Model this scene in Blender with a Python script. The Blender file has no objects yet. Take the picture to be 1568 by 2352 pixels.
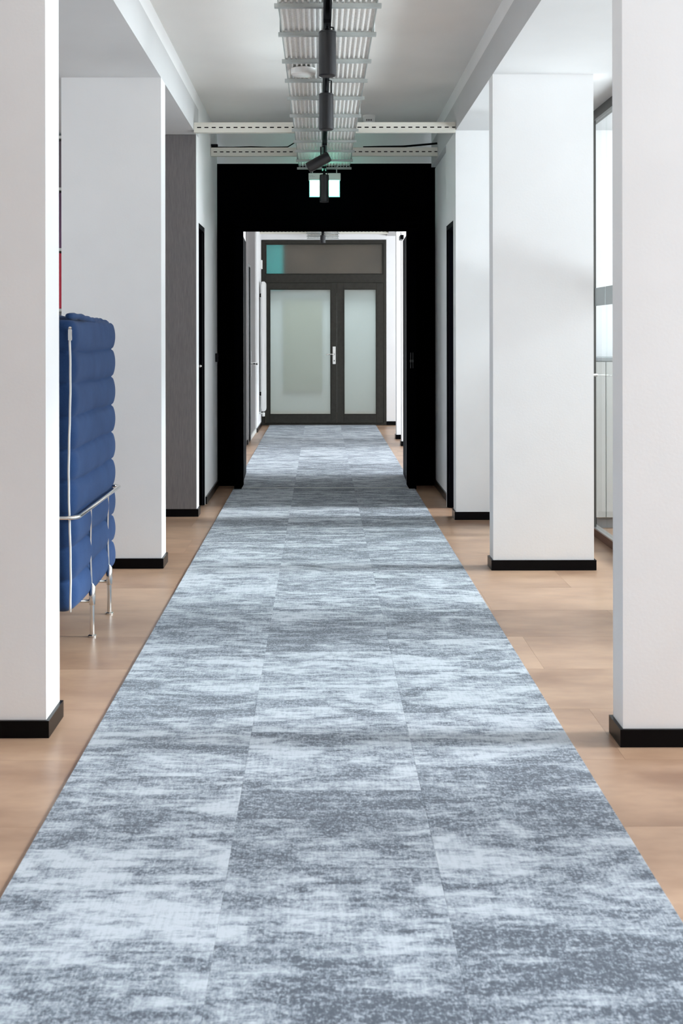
import bpy, bmesh, math, random
from mathutils import Vector, Matrix
random.seed(7)
S = bpy.context.scene
COL = S.collection
PI = math.pi
H = 1.27            # camera height
FPX = 2816.0        # focal length in pixels of the 1568x2352 frame

# ---------------------------------------------------------------- camera
cam_data = bpy.data.cameras.new('camera')
cam = bpy.data.objects.new('camera', cam_data)
COL.objects.link(cam)
cam.location = (0, 0, H)
cam.rotation_euler = (PI/2, math.radians(0.08), 0)
cam_data.sensor_fit = 'VERTICAL'
cam_data.sensor_height = 36.0
cam_data.lens = 36.0*FPX/2352.0
cam_data.shift_x = 48.0/2352.0
cam_data.shift_y = -405.0/2352.0
cam_data.dof.use_dof = True
cam_data.dof.focus_distance = 8.5
cam_data.dof.aperture_fstop = 9.0
cam_data.clip_start = 0.05
S.camera = cam

# ---------------------------------------------------------------- light
world = bpy.data.worlds.new('world'); S.world = world
world.use_nodes = True
world.node_tree.nodes['Background'].inputs[0].default_value = (0.75, 0.86, 1.0, 1)
world.node_tree.nodes['Background'].inputs[1].default_value = 1.0

S.view_settings.view_transform = 'Standard'
S.view_settings.look = 'None'
S.view_settings.gamma = 1.0
S.view_settings.use_curve_mapping = False
S.view_settings.exposure = 0.34
try:
    S.cycles.use_denoising = True
    S.cycles.denoiser = 'OPENIMAGEDENOISE'
except Exception:
    pass
S.cycles.max_bounces = 14
S.cycles.diffuse_bounces = 8
S.cycles.transparent_max_bounces = 12
S.cycles.caustics_reflective = False
S.cycles.sample_clamp_indirect = 6.0

def window_light(name, loc, direction, sx, sz, power, color=(0.88, 0.95, 1.0), spread=180):
    """area lamp"""
    l = bpy.data.lights.new(name, 'AREA'); l.shape = 'RECTANGLE'
    l.size = sx; l.size_y = sz; l.energy = power; l.color = color; l.spread = math.radians(spread)
    o = bpy.data.objects.new(name, l); COL.objects.link(o)
    o.location = loc
    o.rotation_euler = Vector(direction).to_track_quat('-Z', 'Y').to_euler()
    return o
WX = 4.2            # outer window wall on the right
WINDOWS_RIGHT = [(-1.4, .8), (1.1, 3.0), (3.2, 5.2), (5.6, 8.2), (8.65, 10.1), (10.7, 13.8), (15.2, 17.0)]
GLOW = 6.0
CEILING_LIFT = 4.6
POWER = 33.0        # watts per square metre of window
GAIN = [.33, .33, .36, .56, 2.4, 1.2, .42]     # lamp gain per window, tuned to balance the bays
for i, (a, b) in enumerate(WINDOWS_RIGHT):
    window_light('window_daylight', (WX+.02, (a+b)/2, 1.65), (-1, 0, .55), b-a, 1.9, POWER*(b-a)*1.9*GAIN[i])
    # upward beams added to lift the ceiling, as from bright ground outside
    window_light('window_ceiling_lift', (WX+.04, (a+b)/2, 1.65), (-1, 0, .38), b-a, 1.9, CEILING_LIFT*(b-a)*1.9*(1.0 if i < 5 else .3), spread=38)
    # the brighter strip of sky straight opposite each window
    window_light('window_sky_glow', (WX+.03, (a+b)/2, 1.65), (-1, 0, -.40), b-a, 1.9, GLOW*(b-a)*1.9*(1.0 if i < 5 else .3), spread=15)
# weak fill lamp added at an unseen alcove window to brighten the left side
window_light('window_daylight', (-4.22, 5.5, 1.65), (1, 0, .2), 1.8, 1.9, 26)
# unseen lobby ceiling panel added as backlight for the frosted panes
window_light('lobby_backlight', (0.1, 19.2, 2.92), (0, 0, -1), 2.2, 1.6, 45, (.93, .98, 1))

# ---------------------------------------------------------------- materials
def new_mat(name):
    m = bpy.data.materials.new(name); m.use_nodes = True
    nt = m.node_tree
    return m, nt, nt.nodes['Principled BSDF'], nt.nodes, nt.links

def N(nt, t, **kw):
    n = nt.nodes.new(t)
    for k, v in kw.items():
        if k.startswith('i_'):
            key = k[2:].replace('_', ' ')
            n.inputs[key].default_value = v
        else: setattr(n, k, v)
    return n

def simple(name, rgb, rough=.5, metal=0.0, spec=.5, bump=0.0, bscale=60.0, vary=0.0, vscale=4.0):
    m, nt, p, ns, ln = new_mat(name)
    p.inputs['Base Color'].default_value = (*rgb, 1)
    p.inputs['Roughness'].default_value = rough
    p.inputs['Metallic'].default_value = metal
    p.inputs['Specular IOR Level'].default_value = spec
    tc = N(nt, 'ShaderNodeTexCoord')
    if bump:
        nz = N(nt, 'ShaderNodeTexNoise', i_Scale=bscale, i_Detail=4.0)
        ln.new(tc.outputs['Object'], nz.inputs['Vector'])
        b = N(nt, 'ShaderNodeBump', i_Strength=bump, i_Distance=.01)
        ln.new(nz.outputs['Fac'], b.inputs['Height']); ln.new(b.outputs[0], p.inputs['Normal'])
    if vary:
        nz = N(nt, 'ShaderNodeTexNoise', i_Scale=vscale, i_Detail=3.0)
        ln.new(tc.outputs['Object'], nz.inputs['Vector'])
        mp = N(nt, 'ShaderNodeMapRange')
        mp.inputs[1].default_value = .3; mp.inputs[2].default_value = .7
        mp.inputs[3].default_value = 1-vary; mp.inputs[4].default_value = 1+vary
        ln.new(nz.outputs['Fac'], mp.inputs[0])
        v = N(nt, 'ShaderNodeVectorMath', operation='SCALE')
        v.inputs[0].default_value = rgb
        ln.new(mp.outputs[0], v.inputs['Scale']); ln.new(v.outputs[0], p.inputs['Base Color'])
    return m

def rgb(r, g, b):
    f = lambda c: (c/255/12.92) if c/255 <= .04045 else ((c/255+.055)/1.055)**2.4
    return (f(r), f(g), f(b))

M = {}
M['paint'] = simple('white_wall_paint', (.88, .885, .89), .55, bump=.04, bscale=90, vary=.015)
M['ceiling'] = simple('ceiling_paint', (.90, .885, .86), .8, bump=.05, bscale=60, vary=.04, vscale=1.2)
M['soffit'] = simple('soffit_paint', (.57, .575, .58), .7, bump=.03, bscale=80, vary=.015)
M['skirting'] = simple('black_skirting', (.0008, .0008, .0016), .3, spec=.12)
M['black'] = simple('black_lacquer', (.0008, .0008, .0014), .9, spec=.0, bump=.03, bscale=200)
M['leaf'] = simple('black_door_leaf', (.0012, .0012, .003), .6, spec=.03)
M['alu'] = simple('brushed_aluminium', (.55, .56, .57), .35, 1.0)
M['chrome'] = simple('chrome', (.82, .80, .77), .16, 1.0)
M['steel_grey'] = simple('galvanised_steel', (.46, .49, .48), .5, .35, bump=.05, bscale=40, vary=.08, vscale=12)
M['track'] = simple('black_powder_coat', (.002, .002, .004), .5, spec=.2)
M['track_body'] = simple('spotlight_coat', (.004, .004, .006), .36, spec=.6)
M['white_plastic'] = simple('white_plastic', (.82, .82, .80), .4)
M['channel'] = simple('cream_channel_steel', rgb(226, 224, 214), .5, bump=.02)
M['slot'] = simple('slot_void', (.015, .012, .012), .9)
M['frame'] = simple('anthracite_door_frame', (.033, .031, .026), .6, spec=.2, bump=.12, bscale=300, vary=.15, vscale=20)
M['radiator'] = simple('white_radiator_enamel', (.84, .84, .83), .3)
M['cabinet'] = simple('light_grey_laminate', (.56, .57, .55), .5, vary=.02)
M['cabinet_base'] = simple('mid_grey_plinth', (.30, .32, .33), .5)
M['red'] = simple('red_cloth', (.50, .02, .05), .6)
M['purple'] = simple('plum_cloth', (.13, .06, .12), .7, vary=.2)
M['greyviolet'] = simple('taupe_board', (.14, .11, .13), .7, vary=.1)
M['blue'] = simple('blue_cloth', (.10, .20, .45), .6)
M['partition_frame'] = simple('dark_grey_aluminium', (.07, .068, .062), .5, .3)
M['sill'] = simple('brown_sill', (.12, .05, .03), .5)
M['teal'] = simple('teal_board', (.02, .30, .32), .5)
M['lobby_brown'] = simple('brown_grey_bulkhead', (.055, .039, .028), .8, vary=.55, vscale=1.3)
M['lobby_wall'] = simple('lobby_pale_green', (.66, .70, .71), .8)
M['lobby_beige'] = simple('lobby_beige', (.30, .31, .22), .8)
M['outside'] = simple('window_frame_white', (.7, .7, .7), .5)

def mat_wood_grey():
    m, nt, p, ns, ln = new_mat('grey_wood_laminate')
    tc = N(nt, 'ShaderNodeTexCoord')
    mp = N(nt, 'ShaderNodeMapping'); mp.inputs['Scale'].default_value = (110, 110, 6)
    ln.new(tc.outputs['Object'], mp.inputs[0])
    nz = N(nt, 'ShaderNodeTexNoise', i_Scale=2.0, i_Detail=8.0, i_Roughness=.65)
    ln.new(mp.outputs[0], nz.inputs['Vector'])
    cr = N(nt, 'ShaderNodeValToRGB')
    cr.color_ramp.elements[0].position = .25; cr.color_ramp.elements[0].color = (*rgb(94, 90, 92), 1)
    cr.color_ramp.elements[1].position = .78; cr.color_ramp.elements[1].color = (*rgb(126, 122, 120), 1)
    ln.new(nz.outputs['Fac'], cr.inputs[0]); ln.new(cr.outputs[0], p.inputs['Base Color'])
    p.inputs['Roughness'].default_value = .55
    return m
M['wood_grey'] = mat_wood_grey()

def mat_floor():
    """warm brown plank vinyl: grain runs across the corridor, each plank with its own tone"""
    m, nt, p, ns, ln = new_mat('brown_plank_vinyl')
    tc = N(nt, 'ShaderNodeTexCoord'); oi = N(nt, 'ShaderNodeObjectInfo')
    sc = N(nt, 'ShaderNodeMath', operation='MULTIPLY'); sc.inputs[1].default_value = 57.0
    ln.new(oi.outputs['Random'], sc.inputs[0])
    off = N(nt, 'ShaderNodeVectorMath', operation='ADD')
    ln.new(tc.outputs['Object'], off.inputs[0]); ln.new(sc.outputs[0], off.inputs[1])
    def noise(scale, xyz, detail):
        mp = N(nt, 'ShaderNodeMapping'); mp.inputs['Scale'].default_value = xyz
        ln.new(off.outputs[0], mp.inputs[0])
        nz = N(nt, 'ShaderNodeTexNoise', i_Scale=scale, i_Detail=detail, i_Roughness=.55)
        ln.new(mp.outputs[0], nz.inputs['Vector']); return nz
    n1 = noise(1.0, (2.2, 4.0, 1), 4.0)
    n2 = noise(1.0, (9, 22, 1), 3.0)
    a = N(nt, 'ShaderNodeMath', operation='MULTIPLY'); a.inputs[1].default_value = .80
    b = N(nt, 'ShaderNodeMath', operation='MULTIPLY_ADD'); b.inputs[1].default_value = .20
    ln.new(n1.outputs['Fac'], a.inputs[0]); ln.new(n2.outputs['Fac'], b.inputs[0]); ln.new(a.outputs[0], b.inputs[2])
    c = N(nt, 'ShaderNodeMath', operation='MULTIPLY_ADD'); c.inputs[1].default_value = .10
    ln.new(oi.outputs['Random'], c.inputs[0]); ln.new(b.outputs[0], c.inputs[2])
    cr = N(nt, 'ShaderNodeValToRGB')
    e = cr.color_ramp.elements
    e[0].position = .28; e[0].color = (.20, .106, .064, 1)
    e[1].position = .68; e[1].color = (.455, .300, .200, 1)
    ln.new(c.outputs[0], cr.inputs[0]); ln.new(cr.outputs[0], p.inputs['Base Color'])
    rr = N(nt, 'ShaderNodeMapRange'); rr.inputs[3].default_value = .26; rr.inputs[4].default_value = .38
    ln.new(n2.outputs['Fac'], rr.inputs[0]); ln.new(rr.outputs[0], p.inputs['Roughness'])
    bp = N(nt, 'ShaderNodeBump', i_Strength=.03, i_Distance=.002)
    ln.new(n2.outputs['Fac'], bp.inputs['Height']); ln.new(bp.outputs[0], p.inputs['Normal'])
    return m
M['floor'] = mat_floor()

def mat_carpet():
    """heathered blue-grey carpet: cross streaks, mottling, fine ribs; each tile cut from its own stretch"""
    m, nt, p, ns, ln = new_mat('heather_grey_carpet')
    tc = N(nt, 'ShaderNodeTexCoord'); oi = N(nt, 'ShaderNodeObjectInfo')
    sc = N(nt, 'ShaderNodeMath', operation='MULTIPLY'); sc.inputs[1].default_value = 91.0
    ln.new(oi.outputs['Random'], sc.inputs[0])
    off = N(nt, 'ShaderNodeVectorMath', operation='ADD')
    ln.new(tc.outputs['Object'], off.inputs[0]); ln.new(sc.outputs[0], off.inputs[1])
    def noise(xyz, detail, rough=.55, dist=0.0):
        mp = N(nt, 'ShaderNodeMapping'); mp.inputs['Scale'].default_value = xyz
        ln.new(off.outputs[0], mp.inputs[0])
        nz = N(nt, 'ShaderNodeTexNoise', i_Scale=1.0, i_Detail=detail, i_Roughness=rough, i_Distortion=dist)
        ln.new(mp.outputs[0], nz.inputs['Vector']); return nz.outputs['Fac']
    def term(v, w, base=None):
        n = N(nt, 'ShaderNodeMath', operation='MULTIPLY_ADD'); n.inputs[1].default_value = w
        ln.new(v, n.inputs[0])
        if base is None: n.inputs[2].default_value = 0.0
        else: ln.new(base, n.inputs[2])
        return n.outputs[0]
    def mapr(v, a, b, c=0.0, d=1.0, smooth=False):
        n = N(nt, 'ShaderNodeMapRange'); n.clamp = True
        if smooth: n.interpolation_type = 'SMOOTHSTEP'
        n.inputs[1].default_value = a; n.inputs[2].default_value = b; n.inputs[3].default_value = c; n.inputs[4].default_value = d
        ln.new(v, n.inputs[0]); return n.outputs[0]
    def mul(a, b):
        n = N(nt, 'ShaderNodeMath', operation='MULTIPLY'); ln.new(a, n.inputs[0]); ln.new(b, n.inputs[1]); return n.outputs[0]
    big = noise((3.4, 8.0, 1), 3.0, .55, .8)
    mid = noise((13, 30, 1), 4.0, .68, .5)
    band = noise((3.0, 44, 1), 3.0, .6)
    fine = noise((70, 95, 1), 4.0, .65, .3)
    speck = noise((210, 90, 1), 2.0, .6)
    ribn = noise((150, 14, 1), 2.0, .55)
    t = term(big, .46); t = term(mid, .38, t); t = term(band, .16, t); t = term(oi.outputs['Random'], .085, t)
    dark = mapr(t, .46, .635, 1.0, 0.0)                # where the dark yarn comes up
    mott = term(fine, .75); mott = term(speck, .45, mott)
    mott = mapr(mott, .46, .74, .25, 1.6)
    k_ = mul(dark, mott)
    tone = mapr(k_, 0.0, 1.15, 1.0, 0.0)
    tone = term(mapr(fine, .3, .7, -.5, .5), .24, tone)
    tone = term(mapr(ribn, .35, .65, -.5, .5), .16, tone)
    cr = N(nt, 'ShaderNodeValToRGB')
    e = cr.color_ramp.elements
    e[0].position = .0; e[0].color = (*rgb(62, 70, 80), 1)
    e[1].position = 1.0; e[1].color = (*rgb(172, 179, 186), 1)
    q = e.new(.30); q.color = (*rgb(84, 92, 103), 1)
    q = e.new(.65); q.color = (*rgb(130, 138, 147), 1)
    ln.new(tone, cr.inputs[0]); ln.new(cr.outputs[0], p.inputs['Base Color'])
    p.inputs['Roughness'].default_value = .95
    p.inputs['Specular IOR Level'].default_value = .12
    p.inputs['Sheen Weight'].default_value = .15
    bs = term(fine, .5); bs = term(ribn, .5, bs)
    bp = N(nt, 'ShaderNodeBump', i_Strength=.25, i_Distance=.003)
    ln.new(bs, bp.inputs['Height']); ln.new(bp.outputs[0], p.inputs['Normal'])
    return m
M['carpet'] = mat_carpet()

def mat_fabric():
    m, nt, p, ns, ln = new_mat('blue_wool_felt')
    tc = N(nt, 'ShaderNodeTexCoord')
    nz = N(nt, 'ShaderNodeTexNoise', i_Scale=9.0, i_Detail=5.0)
    n2 = N(nt, 'ShaderNodeTexNoise', i_Scale=420.0, i_Detail=2.0)
    ln.new(tc.outputs['Object'], nz.inputs['Vector']); ln.new(tc.outputs['Object'], n2.inputs['Vector'])
    mx = N(nt, 'ShaderNodeMath', operation='MULTIPLY_ADD'); mx.inputs[1].default_value = .5
    ad = N(nt, 'ShaderNodeMath', operation='MULTIPLY'); ad.inputs[1].default_value = .5
    ln.new(n2.outputs['Fac'], ad.inputs[0]); ln.new(nz.outputs['Fac'], mx.inputs[0]); ln.new(ad.outputs[0], mx.inputs[2])
    cr = N(nt, 'ShaderNodeValToRGB'); e = cr.color_ramp.elements
    e[0].position = .35; e[0].color = (.013, .038, .112, 1)
    e[1].position = .65; e[1].color = (.025, .062, .160, 1)
    ln.new(mx.outputs[0], cr.inputs[0]); ln.new(cr.outputs[0], p.inputs['Base Color'])
    p.inputs['Roughness'].default_value = .9
    p.inputs['Sheen Weight'].default_value = .08
    p.inputs['Specular IOR Level'].default_value = .15
    bp = N(nt, 'ShaderNodeBump', i_Strength=.25, i_Distance=.002)
    ln.new(n2.outputs['Fac'], bp.inputs['Height']); ln.new(bp.outputs[0], p.inputs['Normal'])
    return m
M['fabric'] = mat_fabric()
M['zip'] = simple('white_zip_tape', (.75, .74, .70), .4)

def mat_clear_glass():
    m, nt, p, ns, ln = new_mat('clear_partition_glass')
    ns.remove(p)
    out = ns['Material Output']
    tr = N(nt, 'ShaderNodeBsdfTransparent'); tr.inputs[0].default_value = (.975, .988, .983, 1)
    gl = N(nt, 'ShaderNodeBsdfGlossy'); gl.inputs['Roughness'].default_value = .02
    lw = N(nt, 'ShaderNodeLayerWeight'); lw.inputs[0].default_value = .5
    pw = N(nt, 'ShaderNodeMath', operation='POWER'); pw.inputs[1].default_value = 5.0
    fr = N(nt, 'ShaderNodeMath', operation='MULTIPLY'); fr.inputs[1].default_value = .35
    ln.new(lw.outputs['Facing'], pw.inputs[0]); ln.new(pw.outputs[0], fr.inputs[0])
    mx = N(nt, 'ShaderNodeMixShader')
    ln.new(fr.outputs[0], mx.inputs[0]); ln.new(tr.outputs[0], mx.inputs[1]); ln.new(gl.outputs[0], mx.inputs[2])
    ln.new(mx.outputs[0], out.inputs[0])
    return m
M['glass'] = mat_clear_glass()

def mat_frosted(name, rough, diff, tint):
    m, nt, p, ns, ln = new_mat(name)
    ns.remove(p); out = ns['Material Output']
    rf = N(nt, 'ShaderNodeBsdfRefraction'); rf.inputs['Roughness'].default_value = rough
    rf.inputs['IOR'].default_value = 1.25; rf.inputs['Color'].default_value = (*tint, 1)
    tl = N(nt, 'ShaderNodeBsdfTranslucent'); tl.inputs[0].default_value = (*tint, 1)
    df = N(nt, 'ShaderNodeBsdfDiffuse'); df.inputs[0].default_value = (*tint, 1)
    gl = N(nt, 'ShaderNodeBsdfGlossy'); gl.inputs['Roughness'].default_value = .3
    m1 = N(nt, 'ShaderNodeMixShader'); m1.inputs[0].default_value = .4
    ln.new(tl.outputs[0], m1.inputs[1]); ln.new(df.outputs[0], m1.inputs[2])
    m2 = N(nt, 'ShaderNodeMixShader'); m2.inputs[0].default_value = diff
    ln.new(rf.outputs[0], m2.inputs[1]); ln.new(m1.outputs[0], m2.inputs[2])
    m3 = N(nt, 'ShaderNodeMixShader'); m3.inputs[0].default_value = .04
    ln.new(m2.outputs[0], m3.inputs[1]); ln.new(gl.outputs[0], m3.inputs[2])
    ln.new(m3.outputs[0], out.inputs[0])
    return m
M['frosted'] = mat_frosted('frosted_door_glass', .12, .26, (.88, .93, .92))
M['frosted_transom'] = mat_frosted('misted_transom_glass', .20, .03, (.78, .78, .75))
M['frost_band'] = simple('frosted_film', (.55, .60, .60), .6)

def mat_emit(name, c, s):
    m, nt, p, ns, ln = new_mat(name)
    p.inputs['Base Color'].default_value = (*c, 1)
    p.inputs['Emission Color'].default_value = (*c, 1)
    p.inputs['Emission Strength'].default_value = s
    return m
M['exit_panel'] = mat_emit('backlit_sign_panel', (.30, 1.0, .72), 6.5)
M['exit_rim'] = mat_emit('green_lit_sign_rim', (.20, .62, .55), 1.0)

# ---------------------------------------------------------------- mesh helpers
def bx(bm, x0, x1, y0, y1, z0, z1, mi=0):
    v = [bm.verts.new(c) for c in ((x0,y0,z0),(x1,y0,z0),(x1,y1,z0),(x0,y1,z0),(x0,y0,z1),(x1,y0,z1),(x1,y1,z1),(x0,y1,z1))]
    for q in ((0,3,2,1),(4,5,6,7),(0,1,5,4),(1,2,6,5),(2,3,7,6),(3,0,4,7)):
        f = bm.faces.new([v[i] for i in q]); f.material_index = mi

def link(name, me, parent=None, mats=()):
    o = bpy.data.objects.new(name, me); COL.objects.link(o)
    for m in mats:
        if m is not None and len(me.materials) < len(mats): me.materials.append(m)
    if parent is not None: o.parent = parent
    return o

def obj(name, bm, mat, parent=None, smooth=False, bevel=0.0, segs=2):
    """recentre the mesh on its own base, link it as one object"""
    mats = mat if isinstance(mat, (list, tuple)) else [mat]
    me = bpy.data.meshes.new(name)
    if bevel > 0:
        bmesh.ops.bevel(bm, geom=[e for e in bm.edges], offset=bevel, segments=segs, affect='EDGES', profile=.5)
    xs = [v.co.x for v in bm.verts]; ys = [v.co.y for v in bm.verts]; zs = [v.co.z for v in bm.verts]
    c = Vector(((min(xs)+max(xs))/2, (min(ys)+max(ys))/2, min(zs)))
    for v in bm.verts: v.co -= c
    bmesh.ops.recalc_face_normals(bm, faces=bm.faces[:])
    bm.to_mesh(me); bm.free()
    if smooth:
        for f in me.polygons: f.use_smooth = True
    o = link(name, me, parent, mats)
    if parent is not None:
        o.location = c - Vector(parent.get('_base', (0, 0, 0)))
    else:
        o.location = c
    o['_base'] = tuple(c)
    return o

def tag(o, label, cat, group=None, kind=None):
    o['label'] = label; o['category'] = cat
    if group: o['group'] = group
    if kind: o['kind'] = kind
    return o

def struct(o, label, cat):
    return tag(o, label, cat, kind='structure')

def part_label(o, label):
    o['label'] = label; return o

def thing(name, loc, label, cat, group=None, kind=None):
    o = bpy.data.objects.new(name, None); COL.objects.link(o)
    o.empty_display_size = .05
    o.location = loc; o['_base'] = tuple(loc)
    return tag(o, label, cat, group, kind)

def box(name, x0, x1, y0, y1, z0, z1, mat, parent=None, bevel=0.0, smooth=False):
    bm = bmesh.new(); bx(bm, x0, x1, y0, y1, z0, z1)
    return obj(name, bm, mat, parent, smooth, bevel)

def tube(bm, pts, r, n=12, caps=True):
    """round tube along a polyline"""
    pts = [Vector(p) for p in pts]; rings = []
    up = Vector((0, 0, 1))
    for i, p in enumerate(pts):
        a = pts[max(i-1, 0)]; b = pts[min(i+1, len(pts)-1)]
        d = (b-a).normalized()
        ref = up if abs(d.z) < .95 else Vector((1, 0, 0))
        u = d.cross(ref).normalized(); w = d.cross(u).normalized()
        rr = r[i] if isinstance(r, (list, tuple)) else r
        rings.append([bm.verts.new(p + (u*math.cos(2*PI*k/n) + w*math.sin(2*PI*k/n))*rr) for k in range(n)])
    for i in range(len(rings)-1):
        for k in range(n):
            bm.faces.new((rings[i][k], rings[i][(k+1) % n], rings[i+1][(k+1) % n], rings[i+1][k]))
    if caps:
        bm.faces.new(rings[0][::-1]); bm.faces.new(rings[-1])

def lathe(bm, prof, c=(0, 0, 0), n=28):
    """profile of (radius, z) spun about the vertical through c"""
    rings = []
    for r, z in prof:
        rings.append([bm.verts.new((c[0]+r*math.cos(2*PI*k/n), c[1]+r*math.sin(2*PI*k/n), c[2]+z)) for k in range(n)])
    for i in range(len(rings)-1):
        for k in range(n):
            bm.faces.new((rings[i][k], rings[i][(k+1) % n], rings[i+1][(k+1) % n], rings[i+1][k]))
    bm.faces.new(rings[0][::-1]); bm.faces.new(rings[-1])

# ---------------------------------------------------------------- dimensions
XL, XR = -.870, .932       # corridor wall faces
SOF = 2.683                # soffit of the openings and alcoves
CEI = 2.985                # corridor ceiling
YB, YE = -2.4, 17.4        # back wall, end wall
SK = .055                  # skirting height
ST = .011                  # skirting thickness

# ---------------------------------------------------------------- floor
fl = box('floor', -4.2, WX, YB, 21.0, -.12, -.0015, M['floor'])
struct(fl, 'brown wood-effect plank floor running under the carpet and into the alcoves', 'floor')
def plank_mesh(w, d):
    bm = bmesh.new()
    t = .0015; g = .00012; b = .0002
    # top face slightly inset: a micro-bevelled plank
    lo = [(-w/2+g, -d/2+g, 0), (w/2-g, -d/2+g, 0), (w/2-g, d/2-g, 0), (-w/2+g, d/2-g, 0)]
    hi = [(-w/2+g+b, -d/2+g+b, t), (w/2-g-b, -d/2+g+b, t), (w/2-g-b, d/2-g-b, t), (-w/2+g+b, d/2-g-b, t)]
    vl = [bm.verts.new(c) for c in lo]; vh = [bm.verts.new(c) for c in hi]
    bm.faces.new(vh); bm.faces.new(vl[::-1])
    for i in range(4): bm.faces.new((vl[i], vl[(i+1) % 4], vh[(i+1) % 4], vh[i]))
    me = bpy.data.meshes.new('plank'); bm.to_mesh(me); bm.free(); me.materials.append(M['floor'])
    return me
PW, PD = 1.0, .5
pm = plank_mesh(PW, PD)
rows = int((17.3-2.17)/PD)+1
rowi = 0
yy = 2.17+PD/2
n_pl = 0
while yy < 17.3:
    o0 = (rowi*.47) % PW
    # left strip, then right strip: only where the floor shows beside the carpet
    k = -3
    x = -3.0 + o0
    while x < 2.7:
        if (x-PW/2 < -.72 or x+PW/2 > .77) and x+PW/2 > (-1.95 if yy < 8.6 else -1.0) and x-PW/2 < (2.3 if yy < 8.6 else 1.5) and n_pl < 290:
            o = bpy.data.objects.new('floor_plank', pm); COL.objects.link(o); o.parent = fl
            o.location = Vector((x, yy, -.0015)) - Vector(fl['_base'])
            n_pl += 1
        x += PW
    yy += PD; rowi += 1

# ---------------------------------------------------------------- ceiling and soffits
c1 = box('ceiling', XL-.2, XR+.2, YB, 17.6, CEI, CEI+.12, M['ceiling'])
struct(c1, 'grey-white corridor ceiling above the cable tray', 'ceiling')
T = .18
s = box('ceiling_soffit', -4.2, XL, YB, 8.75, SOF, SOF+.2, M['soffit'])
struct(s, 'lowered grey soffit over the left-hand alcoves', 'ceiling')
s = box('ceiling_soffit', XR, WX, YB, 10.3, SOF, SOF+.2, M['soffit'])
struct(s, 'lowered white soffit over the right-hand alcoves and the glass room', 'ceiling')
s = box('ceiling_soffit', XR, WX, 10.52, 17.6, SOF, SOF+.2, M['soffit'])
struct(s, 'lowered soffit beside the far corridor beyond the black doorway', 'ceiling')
# upstands between soffit and ceiling (the long header beams)
h = box('wall_header', XL-.14, XL, YB, 8.75, SOF+.2, CEI, M['paint'])
struct(h, 'long white header beam over the left-hand openings', 'wall')
h = box('wall_header', XR, XR+.14, YB, 10.3, SOF+.2, CEI, M['paint'])
struct(h, 'long pale header beam over the right-hand openings', 'wall')
h = box('wall_header', XR, XR+.14, 10.52, 17.6, SOF+.2, CEI, M['paint'])
struct(h, 'header beam over the openings of the far corridor', 'wall')

# ---------------------------------------------------------------- piers
def skirting_ring(name, x0, x1, y0, y1, parent, z1=SK):
    bm = bmesh.new(); t = ST
    bx(bm, x0-t, x1+t, y0-t, y0, 0.0005, z1); bx(bm, x0-t, x1+t, y1, y1+t, 0.0005, z1)
    bx(bm, x0-t, x0, y0, y1, 0.0005, z1); bx(bm, x1, x1+t, y0, y1, 0.0005, z1)
    o = obj(name, bm, M['skirting'], parent)
    return part_label(o, 'black skirting board')

def pier(name, x0, x1, y0, y1, label, mat=None, sk=True, z1=SOF):
    o = box(name, x0, x1, y0, y1, 0, z1, mat or M['paint'])
    struct(o, label, 'wall')
    if sk: skirting_ring('skirting_board', x0, x1, y0, y1, o)
    return o
pier('wall_pier', XL-.545, XL, 3.881, 4.08, 'nearest white wall pier on the left-hand side, cut by the frame')
pier('wall_pier', XL-.545, XL, 6.70, 6.88, 'white wall pier beyond the blue sofa')
pier('wall_pier', XR, XR+.545, 3.787, 3.915, 'nearest white wall pier on the right-hand side, cut by the frame')
pier('wall_pier', XR, XR+.545, 6.633, 6.77, 'white wall pier in front of the glass partition')
p3 = pier('wall_pier', XL-.9, XL, 8.615, 8.75, 'wall end clad in grey wood before the black portal', M['paint'])
pan = box('wood_panel', XL-.9, XL-.004, 8.603, 8.615, SK, SOF-.002, M['wood_grey'], p3)
part_label(pan, 'grey wood-grain cladding panel')
pier('wall_pier', XR, XR+.83, 8.45, 8.60, 'third white wall pier on the right-hand side, before the open black door')
# piers behind the camera that close the rhythm of the arcade
pier('wall_pier', XL-.545, XL, .9, 1.08, 'white wall pier behind the viewpoint, left-hand row')
pier('wall_pier', XR, XR+.545, .9, 1.08, 'white wall pier behind the viewpoint, right-hand row')

# outer walls of the alcoves
bm = bmesh.new()
bx(bm, -4.32, -4.2, YB, 4.6, 0, SOF); bx(bm, -4.32, -4.2, 6.4, 8.75, 0, SOF); bx(bm, -4.32, -4.2, 4.6, 6.4, 0, .70); bx(bm, -4.32, -4.2, 4.6, 6.4, 2.60, SOF)  # opening in this wall added for the left-hand fill lamp
o = obj('wall_left', bm, M['paint']); struct(o, 'white outer wall of the left-hand alcoves', 'wall')
o = box('wall_back', -4.2, WX, YB-.12, YB, 0, CEI, M['paint']); struct(o, 'white wall closing the corridor behind the viewpoint', 'wall')
o = box('wall_alcove', -4.2, XL-.9, 8.95, 9.07, 0, SOF, M['paint']); struct(o, 'white wall behind the bookcase in the sofa alcove', 'wall')
bm = bmesh.new()
wr = WINDOWS_RIGHT
yprev = YB
for a, b in wr:
    bx(bm, WX, WX+.12, yprev, a, 0, SOF); bx(bm, WX, WX+.12, a, b, 0, .70); bx(bm, WX, WX+.12, a, b, 2.60, SOF); yprev = b
bx(bm, WX, WX+.12, yprev, 17.6, 0, SOF)
o = obj('wall_right', bm, M['paint']); struct(o, 'white outer wall with the row of windows on the right-hand side', 'wall')
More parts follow.
